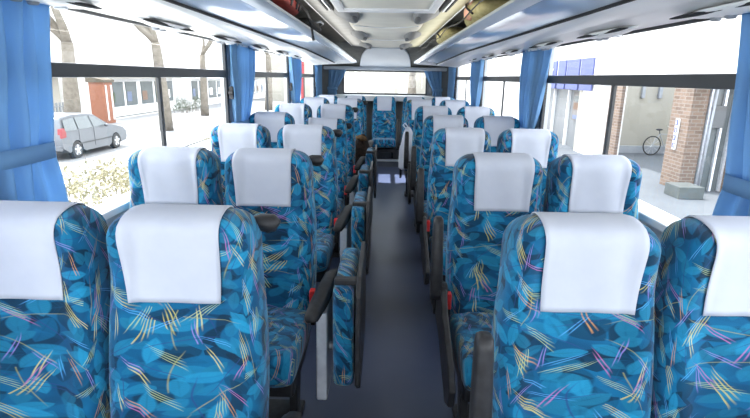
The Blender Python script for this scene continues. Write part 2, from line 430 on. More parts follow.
# raised rear step
ms = MB().box(-W, W, 8.60, Y1-.01, .0, .125)
o = ms.build('trim_1', M['step']); o['kind'] = 'structure'
o = MB().box(-.40, .40, 8.575, 8.602, .095, .130).build('trim_2', M['alu'], bevel=.004); o['kind'] = 'structure'
SILL, WTOP = .90, 1.78
WINS = [(-.9, 1.50), (1.55, 4.14), (4.24, 6.78), (6.88, 9.25)]
for sgn, side in ((-1, 'left'), (1, 'right')):
    xa, xb = sorted((sgn*W, sgn*(W+.06)))
    mb = MB().box(xa, xb, Y0, Y1, -.08, SILL).box(xa, xb, Y0, Y1, WTOP, 2.1)
    prev = Y0
    for (p, q) in WINS:
        mb.box(xa, xb, prev, p, SILL, WTOP); prev = q
    mb.box(xa, xb, prev, Y1, SILL, WTOP)
    struct(mb, 'wall_' + side, M['wall'])
    # ledge and lower skirting (heater duct) along the wall
    xi, xo = sgn*(W-.05), sgn*W
    a_, b_ = sorted((xi, xo))
    struct(MB().box(a_, b_, Y0, 9.4, SILL-.035, SILL+.005), 'trim_3' if sgn < 0 else 'trim_4', M['white'], bevel=.01)
    for wi, (p, q) in enumerate(WINS):
        n = wi + 1 + (0 if sgn < 0 else 4)
        fx0, fx1 = sorted((sgn*(W-.006), sgn*(W+.014)))
        fr = MB(); t = .04
        fr.box(fx0, fx1, p, q, WTOP-t, WTOP).box(fx0, fx1, p, p+t, SILL, WTOP).box(fx0, fx1, q-t*1.3, q, SILL, WTOP)
        w = struct(fr, f'window_{n}', M['frame'])
        cx0, cx1 = sorted((sgn*(W-.004), sgn*(W+.010)))
        MB().box(cx0, cx1, p+.01, q-.01, 1.478, 1.536).build('window_rail', M['frame'], w, bevel=.006)
        mid = {0: .3, 1: 2.88, 2: 5.53, 3: 8.1}[wi]
        MB().box(cx0, cx1, mid-.018, mid+.018, SILL+.02, 1.48).build('sash_post', M['frame'], w)
        g = sgn*(W+.006)
        MB().add([(g,p,SILL),(g,q,SILL),(g,q,WTOP),(g,p,WTOP)], [(0,1,2,3)]).build('pane', M['glass'], w)
        l = MB().tube([(sgn*(W-.012), q-.03, 1.36), (sgn*(W-.05), q-.03, 1.36)], [.016,.022], 12); l.box(*sorted((sgn*(W-.05), sgn*(W-.02))), q-.04, q-.02, 1.31, 1.41)
        l.build('window_catch', M['black'], w, smooth=False)
# rear wall with window
RW, RT, RB = .83, 1.63, 1.17
mb = MB().box(-W, W, Y1, Y1+.05, 0, RB).box(-W, W, Y1, Y1+.05, RT, 2.1).box(-W, -RW, Y1, Y1+.05, RB, RT).box(RW, W, Y1, Y1+.05, RB, RT)
struct(mb, 'wall_back', M['pillar'])
w = struct(MB().box(-RW, RW, Y1-.02, Y1+.03, RB, RB+.03).box(-RW, RW, Y1-.02, Y1+.03, RT-.025, RT).box(-RW, -RW+.025, Y1-.02, Y1+.03, RB, RT).box(RW-.025, RW, Y1-.02, Y1+.03, RB, RT), 'window_9', M['frame'])
MB().add([(-RW,Y1+.01,RB),(RW,Y1+.01,RB),(RW,Y1+.01,RT),(-RW,Y1+.01,RT)], [(0,1,2,3)]).build('pane', M['glass'], w)
struct(MB().box(-.95, .95, Y1-.45, Y1-.0, 1.06, RB-.005), 'trim_5', M['white'], bevel=.01)
# grey corner panels beside the rear curtains
for sgn, nm in ((-1,'trim_6'),(1,'trim_7')):
    a_, b_ = sorted((sgn*.98, sgn*W))
    struct(MB().box(a_, b_, Y1-.06, Y1-.005, .9, 1.75), nm, M['pillar'])
# front end (behind the camera): windscreen wall
mb = MB().box(-W, W, Y0-.05, Y0, 0, .8).box(-W, W, Y0-.05, Y0, 1.95, 2.1)
struct(mb, 'wall_front', M['wall'])
w = struct(MB().box(-.03, .03, Y0-.04, Y0, .8, 1.95), 'window_10', M['frame'])
MB().add([(-W,Y0-.02,.8),(W,Y0-.02,.8),(W,Y0-.02,1.95),(-W,Y0-.02,1.95)], [(0,1,2,3)]).build('pane', M['glass'], w)

# ceiling: roof skin, side panels, scalloped centre
CZ = 2.02
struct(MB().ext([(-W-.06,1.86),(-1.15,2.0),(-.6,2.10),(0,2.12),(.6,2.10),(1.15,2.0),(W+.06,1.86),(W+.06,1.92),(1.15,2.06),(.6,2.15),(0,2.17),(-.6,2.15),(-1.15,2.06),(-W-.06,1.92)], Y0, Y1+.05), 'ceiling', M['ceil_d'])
NICHE = [.1, 2.2, 4.35, 6.5, 8.5]
def cw(y):
    w_ = .36
    for q in NICHE: w_ -= .10*math.exp(-((y-q)/.42)**2)
    return w_
cp = MB(); rows = []
N = 160
for i in range(N+1):
    y = Y0 + (8.95-Y0)*i/N; w_ = cw(y)
    seam = 0
    rows.append([(w_*u, y, CZ - .018 + .012*u*u - (.004 if abs(u) < .98 else 0)) for u in [-1,-.9,-.7,-.5,-.25,0,.25,.5,.7,.9,1]])
cp.rings(rows, cap=False, closed=False)
o = struct(cp, 'trim_8', M['ceil_l'], smooth=True, solid=.012)
for sgn, nm in ((-1,'trim_9'),(1,'trim_10')):
    sp = MB(); rows = []
    for i in range(N+1):
        y = Y0 + (8.95-Y0)*i/N; w_ = cw(y)
        xs = [w_-.02, w_+.02, .42, .50, .575]
        zs = [CZ+.012, CZ-.002, CZ-.012, CZ-.010, CZ+.0]
        r = [(sgn*x, y, z) for x, z in zip(xs, zs)]
        rows.append(r if sgn < 0 else r[::-1])
    sp.rings(rows, cap=False, closed=False)
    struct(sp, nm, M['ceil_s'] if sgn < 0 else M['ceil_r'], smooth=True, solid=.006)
    struct(MB().tube([(sgn*.578, Y0, CZ+.002), (sgn*.578, 8.95, CZ+.002)], .009, 8), 'trim_11' if sgn < 0 else 'trim_12', M['white'], smooth=True)
# recessed curved lamp pods along the scalloped edges
first = None
GR = 'curved ceiling lamp pods'
for sgn in (-1, 1):
    for k, q in enumerate(NICHE[1:]):
        if k == 0: continue
        e = empty('ceiling_lamp', (sgn*.305, q, CZ-.02), 0 if sgn > 0 else PI, f'grey curved ceiling lamp pod, {["first","second","third","fourth"][k]} along the ' + ('brick building' if sgn > 0 else 'parked car') + ' side', 'ceiling lamp', GR)
        mb = MB(); rs = []
        for i in range(25):
            t = -1 + 2*i/24; hw = math.sqrt(max(0.004, 1-abs(t)**2.2)); ring = []
            for j in range(11):
                u = j/10
                # steep dark inner wall, soft outer slope
                ring.append((-.085*hw + .21*hw*u, t*.60, .006 - .055*hw*math.sin(PI*u**.55)))
            rs.append(ring)
        mb.rings(rs, cap=False, closed=False)
        mb.build('pod_shell', M['pod'], e, smooth=True)
        MB().ell((-.045, .0, -.040), (.026,.22,.020), 16, 8).build('lamp_lens', M['podlens'], e, smooth=True)
# cross seams of the centre panel
for k, (y, b) in enumerate([(5.15,.25),(6.95,.2),(3.35,.0)]):
    pts = [(x, y - b*(x/.33)**2*.9 + b, CZ - .030) for x in [-.32,-.25,-.17,-.08,0,.08,.17,.25,.32]]
    struct(MB().tube(pts, .006, 6), f'trim_{13+k}', M['white'], smooth=True)
# roof hatch frame
h = empty('roof_hatch', (0, 3.25, CZ-.045), label='white framed roof hatch panel in the middle of the ceiling', cat='roof hatch')
MB().box(-.36,.36,.55,.68,-.015,.03).box(-.36,.36,-.75,-.62,-.015,.03).box(-.36,-.30,-.62,.55,-.015,.03).box(.30,.36,-.62,.55,-.015,.03).build('hatch_frame', M['white'], h, bevel=.01)
MB().box(-.30,.30,-.62,.55,.0,.02).build('hatch_panel', M['ceil_l'], h)
for s in (-1, 1):
    for k in range(3):
        MB().box(s*(.385+.022*k)-.006, s*(.385+.022*k)+.006, -.6, .62, -.012, .02).build('vent_slot', M['dark'] if k != 1 else M['white'], h)
# rear bulkhead: sloping sides and rounded centre panel
bk = MB().add([(-W,8.95,2.08),(W,8.95,2.08),(W,Y1,1.70),(-W,Y1,1.70)], [(0,1,2,3)])
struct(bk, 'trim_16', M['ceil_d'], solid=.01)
pts = []
for (x, t) in [(-.50,1.0),(-.485,.80),(-.46,.60),(-.425,.42),(-.38,.28),(-.33,.19),(-.26,.15),(0,.14)]: pts.append((x, t))
pts = pts + [(-x, t) for x, t in pts[-2::-1]]
def bp(x, t, dz): return (x, 8.95 + (Y1-8.95)*t, 2.08 + (1.70-2.08)*t + dz)
mb = MB(); mb.rings([[bp(x,t,-.008) for x,t in pts], [bp(x,t,-.035) for x,t in pts]])
struct(mb, 'trim_17', M['bulk'], bevel=.012)
struct(MB().box(-1.2, 1.2, Y1-.12, Y1-.01, 1.635, 1.70), 'trim_18', M['bulk'], bevel=.015)

# ------------------------------------------------------------------ luggage racks
def tap(mb, sgn):
    """the racks draw in and drop a little over the rear rows"""
    out = []
    for x, y, z in mb.v:
        k = max(0, y - 2.0)/3.0; X = x*sgn + .9
        X = X if X > 1.2 else X - .05*k*(1.2-X)/.66
        out.append((sgn*(X-.9), y, z - .06*k))
    mb.v = out; return mb
for sgn, side in ((-1,'parked car'),(1,'brick building')):
    e = empty('luggage_rack', (sgn*.9, 4, 1.8), label=f'long glossy overhead luggage rack on the {side} side', cat='luggage rack', group='overhead luggage racks')
    def P(l): return [(sgn*x-sgn*.9, z-1.8) for x, z in l]
    y0, y1 = Y0-4+.02, 9.0-4
    ysec = [y0, 2.0, 2.5, 3.0, 3.5, 4.0, 4.5, y1]
    rail = [(.540,1.822),(.545,1.838),(.556,1.846),(.570,1.845),(.585,1.836),(.603,1.820),(.610,1.806),(.604,1.800),(.590,1.803),(.570,1.806),(.552,1.812)]
    tap(MB().rings([[(a_, y, b_) for a_, b_ in P(rail)] for y in ysec]), sgn).build('edge_rail', M['rail'], e, smooth=True, auto=50)
    tray = [(.592,1.812),(.63,1.826),(.70,1.838),(.78,1.838),(.85,1.824),(.90,1.800),(.905,1.81),(.86,1.845),(.78,1.858),(.64,1.852),(.592,1.835)]
    tap(MB().rings([[(a_, y, b_) for a_, b_ in P(tray)] for y in ysec]), sgn).build('glossy_underside', M['gloss'], e, smooth=True, auto=50)
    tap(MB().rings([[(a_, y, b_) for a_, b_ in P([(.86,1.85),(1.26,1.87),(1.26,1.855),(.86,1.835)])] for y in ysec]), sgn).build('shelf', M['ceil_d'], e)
    duct = [(.906,1.797),(.925,1.782),(.96,1.770),(1.01,1.762),(1.04,1.768),(1.07,1.772),(1.12,1.760),(1.18,1.750),(1.235,1.748),(1.262,1.76),(1.262,1.83),(1.1,1.835),(.915,1.815)]
    tap(MB().rings([[(a_, y, b_) for a_, b_ in P(duct)] for y in ysec]), sgn).build('air_duct', M['duct'], e, smooth=True, auto=60)
    tap(MB().rings([[(a_, y, b_) for a_, b_ in P([(.898,1.788),(.910,1.788),(.910,1.800),(.898,1.800)])] for y in ysec]), sgn).build('shadow_gap', M['dark'], e)
    # end cap of the rack
    tap(MB().ext(P([(.54,1.80),(.60,1.79),(.92,1.77),(1.25,1.75),(1.25,1.88),(.56,1.86)]), y1-.005, y1+.012), sgn).build('end_cap', M['white'], e, bevel=.004)
# service panels above each pair of seats
svc = None
for sgn, side in ((-1,'parked car'),(1,'brick building')):
    for k in range(6):
        y = 1.80 + k*1.0
        if svc is None:
            svc = empty('service_panel')
            mb = MB(); rs = []
            for i in range(17):
                t = -1 + 2*i/16; hw = max(.02, 1 - abs(t)**2.6)
                rs.append([(-.05*hw*math.cos(PI*j/8), t*.33, -.028*math.sin(PI*j/8)*hw) for j in range(9)])
            mb.rings(rs, cap=False, closed=False).build('panel_shell', M['duct'], svc, smooth=True, solid=.003)
            MB().ell((.035,-.02,-.008),(.012,.34,.010),10,12).build('grip_slot', M['dark'], svc, smooth=True)
            for q in (-.12, -.04): MB().tube([(-.01,q,-.02),(-.01,q,-.038)], [.022,.016], 14).build('air_nozzle', M['grey'], svc, bevel=.003)
            MB().tube([(-.005,.10,-.02),(-.005,.10,-.034)], [.026,.022], 16).build('reading_light', M['white'], svc, bevel=.003)
            r = svc
        else: r = copy_tree(svc)
        r.location = (sgn*1.165, y, 1.752); r.rotation_euler = (0, 0, 0 if sgn < 0 else PI)
        tag(r, f'oval air and light panel under the rack, {ORD[k]} row, {side} side', 'service panel', 'overhead service panels')

# ------------------------------------------------------------------ curtains
def curtain(sgn, yc, wt, wm, wb, label, ztop=1.745, ztie=1.17, zbot=.84, folds=7, x=1.222, tieshift=0, axis='y', amp=.024, group='tied blue side curtains', botshift=0):
    rs = []; n = folds*10
    e = empty('window_curtain', (sgn*x, yc, zbot) if axis == 'y' else (sgn*x, yc, zbot), label=label, cat='curtain', group=group)
    def prof(z):
        if z >= ztie:
            k = (z-ztie)/(ztop-ztie); k2 = k**.75 if k > 0 else 0
            return wm + (wt-wm)*k2, tieshift*(1-k2)
        k = (ztie-z)/(ztie-zbot); return wm + (wb-wm)*(k**.8), tieshift + (botshift)*k**.8
    M_ = 30
    for i in range(M_+1):
        z = ztop + (zbot-ztop)*i/M_; w_, sh = prof(z); r = []
        for j in range(n+1):
            u = j/n*2-1
            a_ = amp*(.45+.55*w_/max(wt,wb))*(.8+.4*math.sin(u*5+yc))
            off = a_*math.sin(PI*folds*u + 1.1*math.sin(z*2.3+u*2)) + .006*math.sin(23*u+z*9)
            if axis == 'y': r.append((-sgn*off, u*w_/2 + sh, z-zbot))
            else: r.append((u*w_/2 + sh, off, z-zbot))
        rs.append(r)
    MB().rings(rs, cap=False, closed=False).build('curtain_cloth', M['curtain'], e, smooth=True, solid=.003)
    # tieback band wraps round the gathered cloth
    lo, hi = ztie-.028-zbot, ztie+.028-zbot; w2 = wm/2+.02; b = []
    for z in (lo, (lo+hi)/2, hi):
        r = []
        for j in range(28):
            t = 2*PI*j/28; c, s = math.cos(t), math.sin(t)
            p, q = w2*math.copysign(abs(c)**.55, c), (amp+.016)*math.copysign(abs(s)**.7, s)
            r.append((q, p + tieshift, z) if axis == 'y' else (p + tieshift, q, z))
        b.append(r)
    tb = MB().rings(b, cap=False).build('tieback', M['curtain'], e, smooth=True, solid=.004)
    # top header tape and hooks
    if axis == 'y': MB().box(-.012, .012, -wt/2, wt/2, ztop-zbot-.012, ztop-zbot+.006).build('curtain_track', M['steel'], e)
    return e
curtain(-1, 1.69, .40, .30, .44, 'blue pleated curtain gathered by a tieback beside the parked car window', folds=5, tieshift=-.06, botshift=.0, amp=.034, ztie=1.23)
curtain(-1, 1.13, .46, .30, .44, 'blue pleated curtain in front of the first row, behind the tied one', folds=5, amp=.03, tieshift=-.03, ztie=1.18)
curtain(-1, 4.47, .78, .42, .5, 'blue pleated curtain between first and second windows, parked car side', folds=8, ztie=1.10, amp=.026, tieshift=-.14)
curtain(-1, 7.10, .95, .5, .6, 'blue pleated curtain between second and third windows, parked car side', folds=8, ztie=1.12, amp=.03)
curtain(-1, 9.45, .70, .5, .6, 'blue pleated curtain beside the rear bench, parked car side', folds=7, ztie=1.12, amp=.03)
curtain(1, 1.64, .38, .30, .44, 'blue pleated curtain gathered by a tieback beside the brick pillar window', folds=5, tieshift=-.06, botshift=.0, amp=.034)
curtain(1, 4.25, .80, .42, .5, 'blue pleated curtain between first and second windows, brick building side', folds=8, ztie=1.08, amp=.026, tieshift=.12)
curtain(1, 6.98, .95, .5, .6, 'blue pleated curtain between second and third windows, brick building side', folds=8, ztie=1.12, amp=.03)
curtain(1, 9.45, .70, .5, .6, 'blue pleated curtain beside the rear bench, brick building side', folds=7, ztie=1.12, amp=.03)
curtain(-1, Y1-.10, .34, .16, .2, 'blue curtain swept aside from the rear window, parked car side', axis='x', x=.93, tieshift=-.10, ztop=1.63, ztie=1.28, zbot=1.1, folds=4, amp=.02, group='rear window curtains')
curtain(1, Y1-.10, .34, .16, .2, 'blue curtain swept aside from the rear window, brick building side', axis='x', x=.93, tieshift=.10, ztop=1.63, ztie=1.28, zbot=1.1, folds=4, amp=.02, group='rear window curtains')

# ------------------------------------------------------------------ luggage and loose things
def lump(c, r, seed, amp=.12, n=28, m=18, sq=.8):
    rnd = random.Random(seed); ph = [rnd.uniform(0, 6.28) for _ in range(6)]; mb = MB(); rs = []
    for i in range(m+1):
        t = -PI/2 + PI*i/m; t = max(-PI/2+.03, min(PI/2-.03, t)); ring = []
        for j in range(n):
            p = 2*PI*j/n
            k = 1 + amp*(math.sin(3*p+ph[0]+2*t) + .6*math.sin(5*t+ph[1]+p) + .4*math.sin(7*p+ph[2]))/2
            f = lambda v: math.copysign(abs(v)**sq, v)
            ring.append((c[0]+r[0]*k*f(math.cos(t))*f(math.cos(p)), c[1]+r[1]*k*f(math.cos(t))*f(math.sin(p)), c[2]+r[2]*k*f(math.sin(t))))
        rs.append(ring)
    return mb.rings(rs)
e = empty('backpack', (-.72, 3.17, 1.875), label='black and dark red backpack lying in the overhead rack', cat='backpack')
lump((0,0,.075), (.15,.50,.078), 3, .08).build('bag_body', M['bagblk'], e, smooth=True)
lump((.10,.06,.055), (.07,.36,.055), 5, .10).build('front_pocket', M['bagred'], e, smooth=True)
for q in (-.08, .10, .20): MB().tube([(.165,q,.02),(.178,q,.06),(.14,q,.125),(.05,q,.155)], .009, 8).build('strap', M['bagblk'], e, smooth=True)
MB().tube([(.12,.40,.10),(.175,.46,.05),(.195,.50,-.01),(.198,.55,-.05),(.196,.60,-.09),(.195,.64,-.12)], [.010,.012,.010,.009,.008,.011], 8).build('loose_strap', M['bagblk'], e, smooth=True)
o = MB(); 
e = empty('duffel_bag', (-.74, 4.85, 1.875), label='dark slouchy bag further back in the overhead rack behind the backpack', cat='bag')
lump((0,0,.06), (.13,.42,.062), 9, .10).build('bag_body', M['bagblk'], e, smooth=True)
MB().tube([(.10,-.15,.08),(.15,-.1,.10),(.15,.1,.10),(.10,.15,.08)], .010, 8).build('bag_handle', M['grey'], e, smooth=True)
e = empty('straw_bag', (.72, 3.85, 1.875), label='yellow-green soft bag with a pink bundle in the overhead rack', cat='bag')
lump((0,0,.085), (.15,.42,.09), 12, .10).build('bag_body', M['beige'], e, smooth=True)
lump((-.11,-.06,.09), (.05,.16,.06), 14, .12).build('pink_bundle', M['pink'], e, smooth=True)
MB().tube([(-.14,-.25,.05),(-.17,-.15,.10),(-.15,-.0,.145),(-.05,.1,.165)], .007, 8).build('bag_strap', M['bagblk'], e, smooth=True)
e = empty('cloth_sack', (.70, 5.75, 1.870), label='pale beige lumpy sack toward the rear of the overhead rack', cat='bag')
lump((0,0,.075), (.14,.50,.078), 21, .10).build('sack_body', M['beige'], e, smooth=True)
MB().tube([(-.13,-.2,.05),(-.15,-.1,.09),(-.15,.1,.10),(-.13,.22,.05)], .008, 8).build('tie_cord', M['bagblk'], e, smooth=True)
pts = [(.553, 1.2+ i*.33, 1.925 + .018*math.sin(i*1.3)) for i in range(24)]
tag(MB().tube(pts, .0045, 6).build('bungee_rope', M['bagblk'], smooth=True), 'thin black elastic cord stretched along the rack opening above the yellow-green bag', 'cord')
# brown bag beside the rear aisle seats, white plastic bag opposite
e = empty('shaggy_bag', (-.255, 5.76, 0), label='tall dark brown shaggy bag standing between the rear folding aisle seats', cat='bag')
lump((0,0,.42), (.115,.15,.42), 31, .10, m=30).build('bag_body', M['brown'], e, smooth=True)
lump((.0,.0,.82), (.06,.07,.035), 33, .2).build('bag_flap', M['tan'], e, smooth=True)
e = empty('plastic_bag', (.275, 6.10, .42), label='crumpled white plastic bag hanging from an armrest near the rear', cat='bag')
mb = MB(); rs = []
for i in range(15):
    k = i/14; z = .50 - .50*k; wx = .018 + .075*min(1, k*2.2)**.7; wy = .02 + .08*min(1, k*2.0)
    rs.append([(wx*math.cos(t)*(1+.16*math.sin(5*t+k*6)) + .02, wy*math.sin(t)*(1+.14*math.sin(7*t-k*5)), z + .01*math.sin(3*t)) for t in [2*PI*j/30 for j in range(30)]])
mb.rings(rs).build('bag_film', M['cover'], e, smooth=True)
MB().tube([(.0,-.01,.48),(-.045,-.02,.53),(-.02,.02,.55),(.02,.02,.5)], .008, 8).build('bag_handle', M['cover'], e, smooth=True)

# ------------------------------------------------------------------ outside
GZ = -1.1
GL = -1.52       # the street beyond the hedge lies lower
def ext_struct(mb, name, m, **k): return struct(mb, name, m, **k)
ext_struct(MB().add([(-120,-60,GL-.08),(120,-60,GL-.08),(120,160,GL-.08),(-120,160,GL-.08)], [(0,1,2,3)]), 'ground', M['bright'])
ext_struct(MB().box(1.35, 5.6, -30, 90, GL-.05, GZ), 'road', M['asph'])
ext_struct(MB().box(-4.4, 1.35, -30, 90, GL-.05, GZ), 'road', M['bounce'])  # pale strip serves as a reflector for the racks and ceiling
ext_struct(MB().box(5.6, 14, -10, 60, GL-.05, GZ+.10), 'pavement', M['pave'])
ext_struct(MB().box(5.45, 5.6, -10, 60, GZ-.05, GZ+.12), 'kerb', M['bwhite'])
ext_struct(MB().ext([(-7.2,GZ-.02),(-4.38,GZ),(-4.38,GL-.06),(-8.6,GL-.06)], -30, 90), 'pavement', M['bright'])
ext_struct(MB().box(-18, -8.6, -20, 90, GL-.05, GL+.004), 'street', noisy('pale_road', (.23,.23,.23), (.20,.20,.205), .7, .9))
ext_struct(MB().box(-8.75, -8.6, -20, 90, GL-.02, GL+.10), 'kerb', M['bwhite'])
# --- brick and render building
Bd = empty('shop_building', (7, 14, GZ), label='white rendered shop building with brick pillars and a porch', cat='building')
def bpart(mb, name, m, **k):
    mb.v = [(x-7, y-14, z-GZ) for x, y, z in mb.v]
    return mb.build(name, m, Bd, **k)
g = GZ + .10
bpart(MB().box(7.06, 7.42, 11.85, 12.65, g, 2.2), 'brick_pillar', M['brick'], uvf=BUV)
bpart(MB().box(7.06, 7.16, 15.40, 16.2, g, 2.2), 'brick_pillar', M['brick'], uvf=BUV)
bpart(MB().box(7.05, 12.5, 18.4, 18.7, g, 2.2), 'porch_wall', M['cream'])
bpart(MB().box(12.3, 12.6, 9, 18.7, g, 2.2), 'porch_side_wall', M['cream'])
bpart(MB().box(7.0, 7.5, 8.9, 60, 1.62, 1.76), 'porch_soffit', M['bwhite'])
bpart(MB().box(7.0, 7.4, 2.0, 60, 1.75, 6.5), 'upper_storey', M['bwhite'])
bpart(MB().box(7.05, 7.9, 16.9, 18.4, g, 1.6), 'white_column', M['bwhite'])
bpart(MB().box(7.3, 7.4, 18.7, 24.5, g, 1.6), 'shop_window', mat('pale_window', (.13,.14,.15), .3))
for y in (18.75, 20.2, 21.9, 24.3): bpart(MB().box(7.2, 7.32, y, y+.10, g, 1.6), 'window_mullion', M['bwhite'])
bpart(MB().box(7.05, 7.4, 24.5, 60, g, 1.6), 'far_wall', M['bwhite'])
p = bpart(MB().box(7.22, 7.28, 18.95, 19.7, .05, 1.1), 'poster', mat('poster_paper', (.15,.14,.135), .6))
p['label'] = 'pale poster in the shop window'
for (z0, z1, m) in ((.75,.95,M['dglass']),(.45,.7,M['salmon']),(.1,.25,M['pblue'])):
    mb = MB().box(7.212, 7.222, 19.05, 19.6, z0, z1); mb.v = [(x-7, y-14, z-GZ) for x, y, z in mb.v]; mb.build('poster_block', m, p)
# glass entrance beside the big pillar
bpart(MB().box(7.42, 10.5, 11.9, 11.96, g, 1.55), 'door_glass', M['dglass'])
for x in (7.46, 7.78, 8.0, 8.45): bpart(MB().box(x, x+.05, 11.82, 11.9, g, 1.55), 'door_mullion', M['steel'])
bpart(MB().box(8.05, 8.35, 11.6, 12.3, g, 1.55), 'brick_pier', M['brick'], uvf=BUV)
bpart(MB().box(10.5, 12.5, 11.7, 12.2, g, 1.55), 'brick_return', M['brick'], uvf=BUV)
MB_ = MB().tube([(7.50,11.78,g),(7.54,11.78,1.55)], .03, 8); bpart(MB_, 'down_pipe', M['grey'], smooth=True)
bpart(MB().box(7.55, 7.85, 11.80, 11.86, .5, 1.0), 'meter_box', M['podlens'], bevel=.01)
# wall lamps on the porch wall
for x in (9.15, 9.75): bpart(MB().box(x-.06, x+.06, 18.28, 18.4, .95, 1.35), 'wall_lamp', M['grey'], bevel=.02)
bpart(MB().box(7.06, 12.4, 18.3, 18.4, g, g+.25), 'porch_skirting', M['grey'])
# metal planter box by the entrance
tag(MB().box(6.55, 7.1, 10.9, 11.5, g, g+.27).build('planter_box', noisy('zinc', (.09,.10,.10), (.075,.085,.085), 4, .5), bevel=.01), 'low grey metal box at the foot of the brick pillar', 'planter')
# blue vertical sign on the pillar
s = empty('blue_sign', (7.04, 12.25, .35), label='narrow blue vertical sign with white marks on the brick pillar', cat='sign')
s.scale = (1, .72, .75)
MB().box(-.02, .015, -.10, .10, -.55, .42).build('sign_board', M['bwhite'], s, bevel=.004)
rnd = random.Random(4)
for k in range(4):
    z = .30 - k*.24
    MB().box(-.028, -.02, -.075, .075, z-.085, z+.085).build('sign_character', M['blue'], s, bevel=.02)
    MB().box(-.032, -.028, -.012+.02*(-1)**k, .012+.02*(-1)**k, z-.05, z+.05).build('white_stroke', M['bwhite'], s)
def text(body, size, m, parent, loc, rot, name='lettering'):
    cu = bpy.data.curves.new(name, 'FONT'); cu.body = body; cu.size = size; cu.align_x = 'CENTER'; cu.align_y = 'CENTER'; cu.extrude = .004
    o = bpy.data.objects.new(name, cu); COL.objects.link(o); cu.materials.append(m); o.parent = parent; o.location = loc; o.rotation_euler = rot
    bpy.context.view_layer.update()
    me = bpy.data.meshes.new_from_object(o.evaluated_get(bpy.context.evaluated_depsgraph_get())); q = bpy.data.objects.new(name, me); COL.objects.link(q)
    q.parent = parent; q.location = loc; q.rotation_euler = rot; bpy.data.objects.remove(o); return q
# blue fascia squares above the shop window, first with white letters
fs = empty('fascia_sign', (6.98, 19, 1.8), label='row of four tall blue sign panels on the white wall', cat='sign')
for k, (ya, yb) in enumerate([(17.5,18.6),(18.75,20.0),(20.15,21.0),(21.2,22.8)]):
    b = MB().box(-.03, .02, ya-19, yb-19, -.62, .47).build('blue_panel', M['blue'], fs, bevel=.01)
    if k == 3: text('YOY', .50, M['bwhite'], fs, (-.045, (ya+yb)/2-19, -.02), (PI/2, 0, -PI/2))
ps = empty('banner_sign', (6.98, 10.0, 1.9), label='pale blue banner with faint white marks under a salmon wall panel', cat='sign')
MB().box(-.03, .02, -.35, .38, -.5, .33).build('banner', M['pblue'], ps)
MB().box(-.03, .02, -.60, .38, .33, 1.0).build('salmon_panel', M['salmon'], ps)
for k in range(6): MB().box(-.04, -.03, .02, .13, -.42+k*.12, -.36+k*.12).build('white_mark', M['bwhite'], ps)
# bicycle on the porch
bk = empty('bicycle', (9.95, 17.85, g), rz=.15, label='grey bicycle leaning by the cream porch wall', cat='bicycle')
def torus(c, R, r, axis='y', n=28, m=8):
    mb = MB(); rs = []
    for i in range(n+1):
        t = 2*PI*i/n; ring = []
        for j in range(m):
            p = 2*PI*j/m; q = R + r*math.cos(p)
            if axis == 'y': ring.append((c[0]+q*math.cos(t), c[1]+r*math.sin(p), c[2]+q*math.sin(t)))
            else: ring.append((c[0]+r*math.sin(p), c[1]+q*math.cos(t), c[2]+q*math.sin(t)))
        rs.append(ring)
    return mb.rings(rs, cap=False)
for x in (-.52, .52):
    wv = torus((x,0,.34), .325, .02).build('wheel', M['tyre'], bk, smooth=True)
    sm = MB()
    for q in range(10): sm.tube([(x,0,.34),(x+.31*math.cos(q*PI/5),0,.34+.31*math.sin(q*PI/5))], .003, 4)
    sm.build('spokes', M['steel'], wv)
MB().tube([(-.52,0,.34),(-.28,0,.75),(.28,0,.72),(.52,0,.34)], .016, 6).tube([(-.28,0,.75),(-.05,0,.32),(.30,0,.68)], .016, 6).tube([(-.52,0,.34),(-.05,0,.32)], .012, 6).build('bicycle_frame', M['grey'], bk)
MB().ell((-.32,0,.90),(.13,.07,.035),12,8).tube([(-.28,0,.74),(-.32,0,.89)], .013, 6).build('saddle', M['black'], bk, smooth=True)
MB().tube([(.28,0,.70),(.24,0,.98),(.16,-.26,1.0)], .012, 6).tube([(.24,0,.98),(.16,.26,1.0)], .012, 6).build('handlebar', M['steel'], bk, smooth=True)
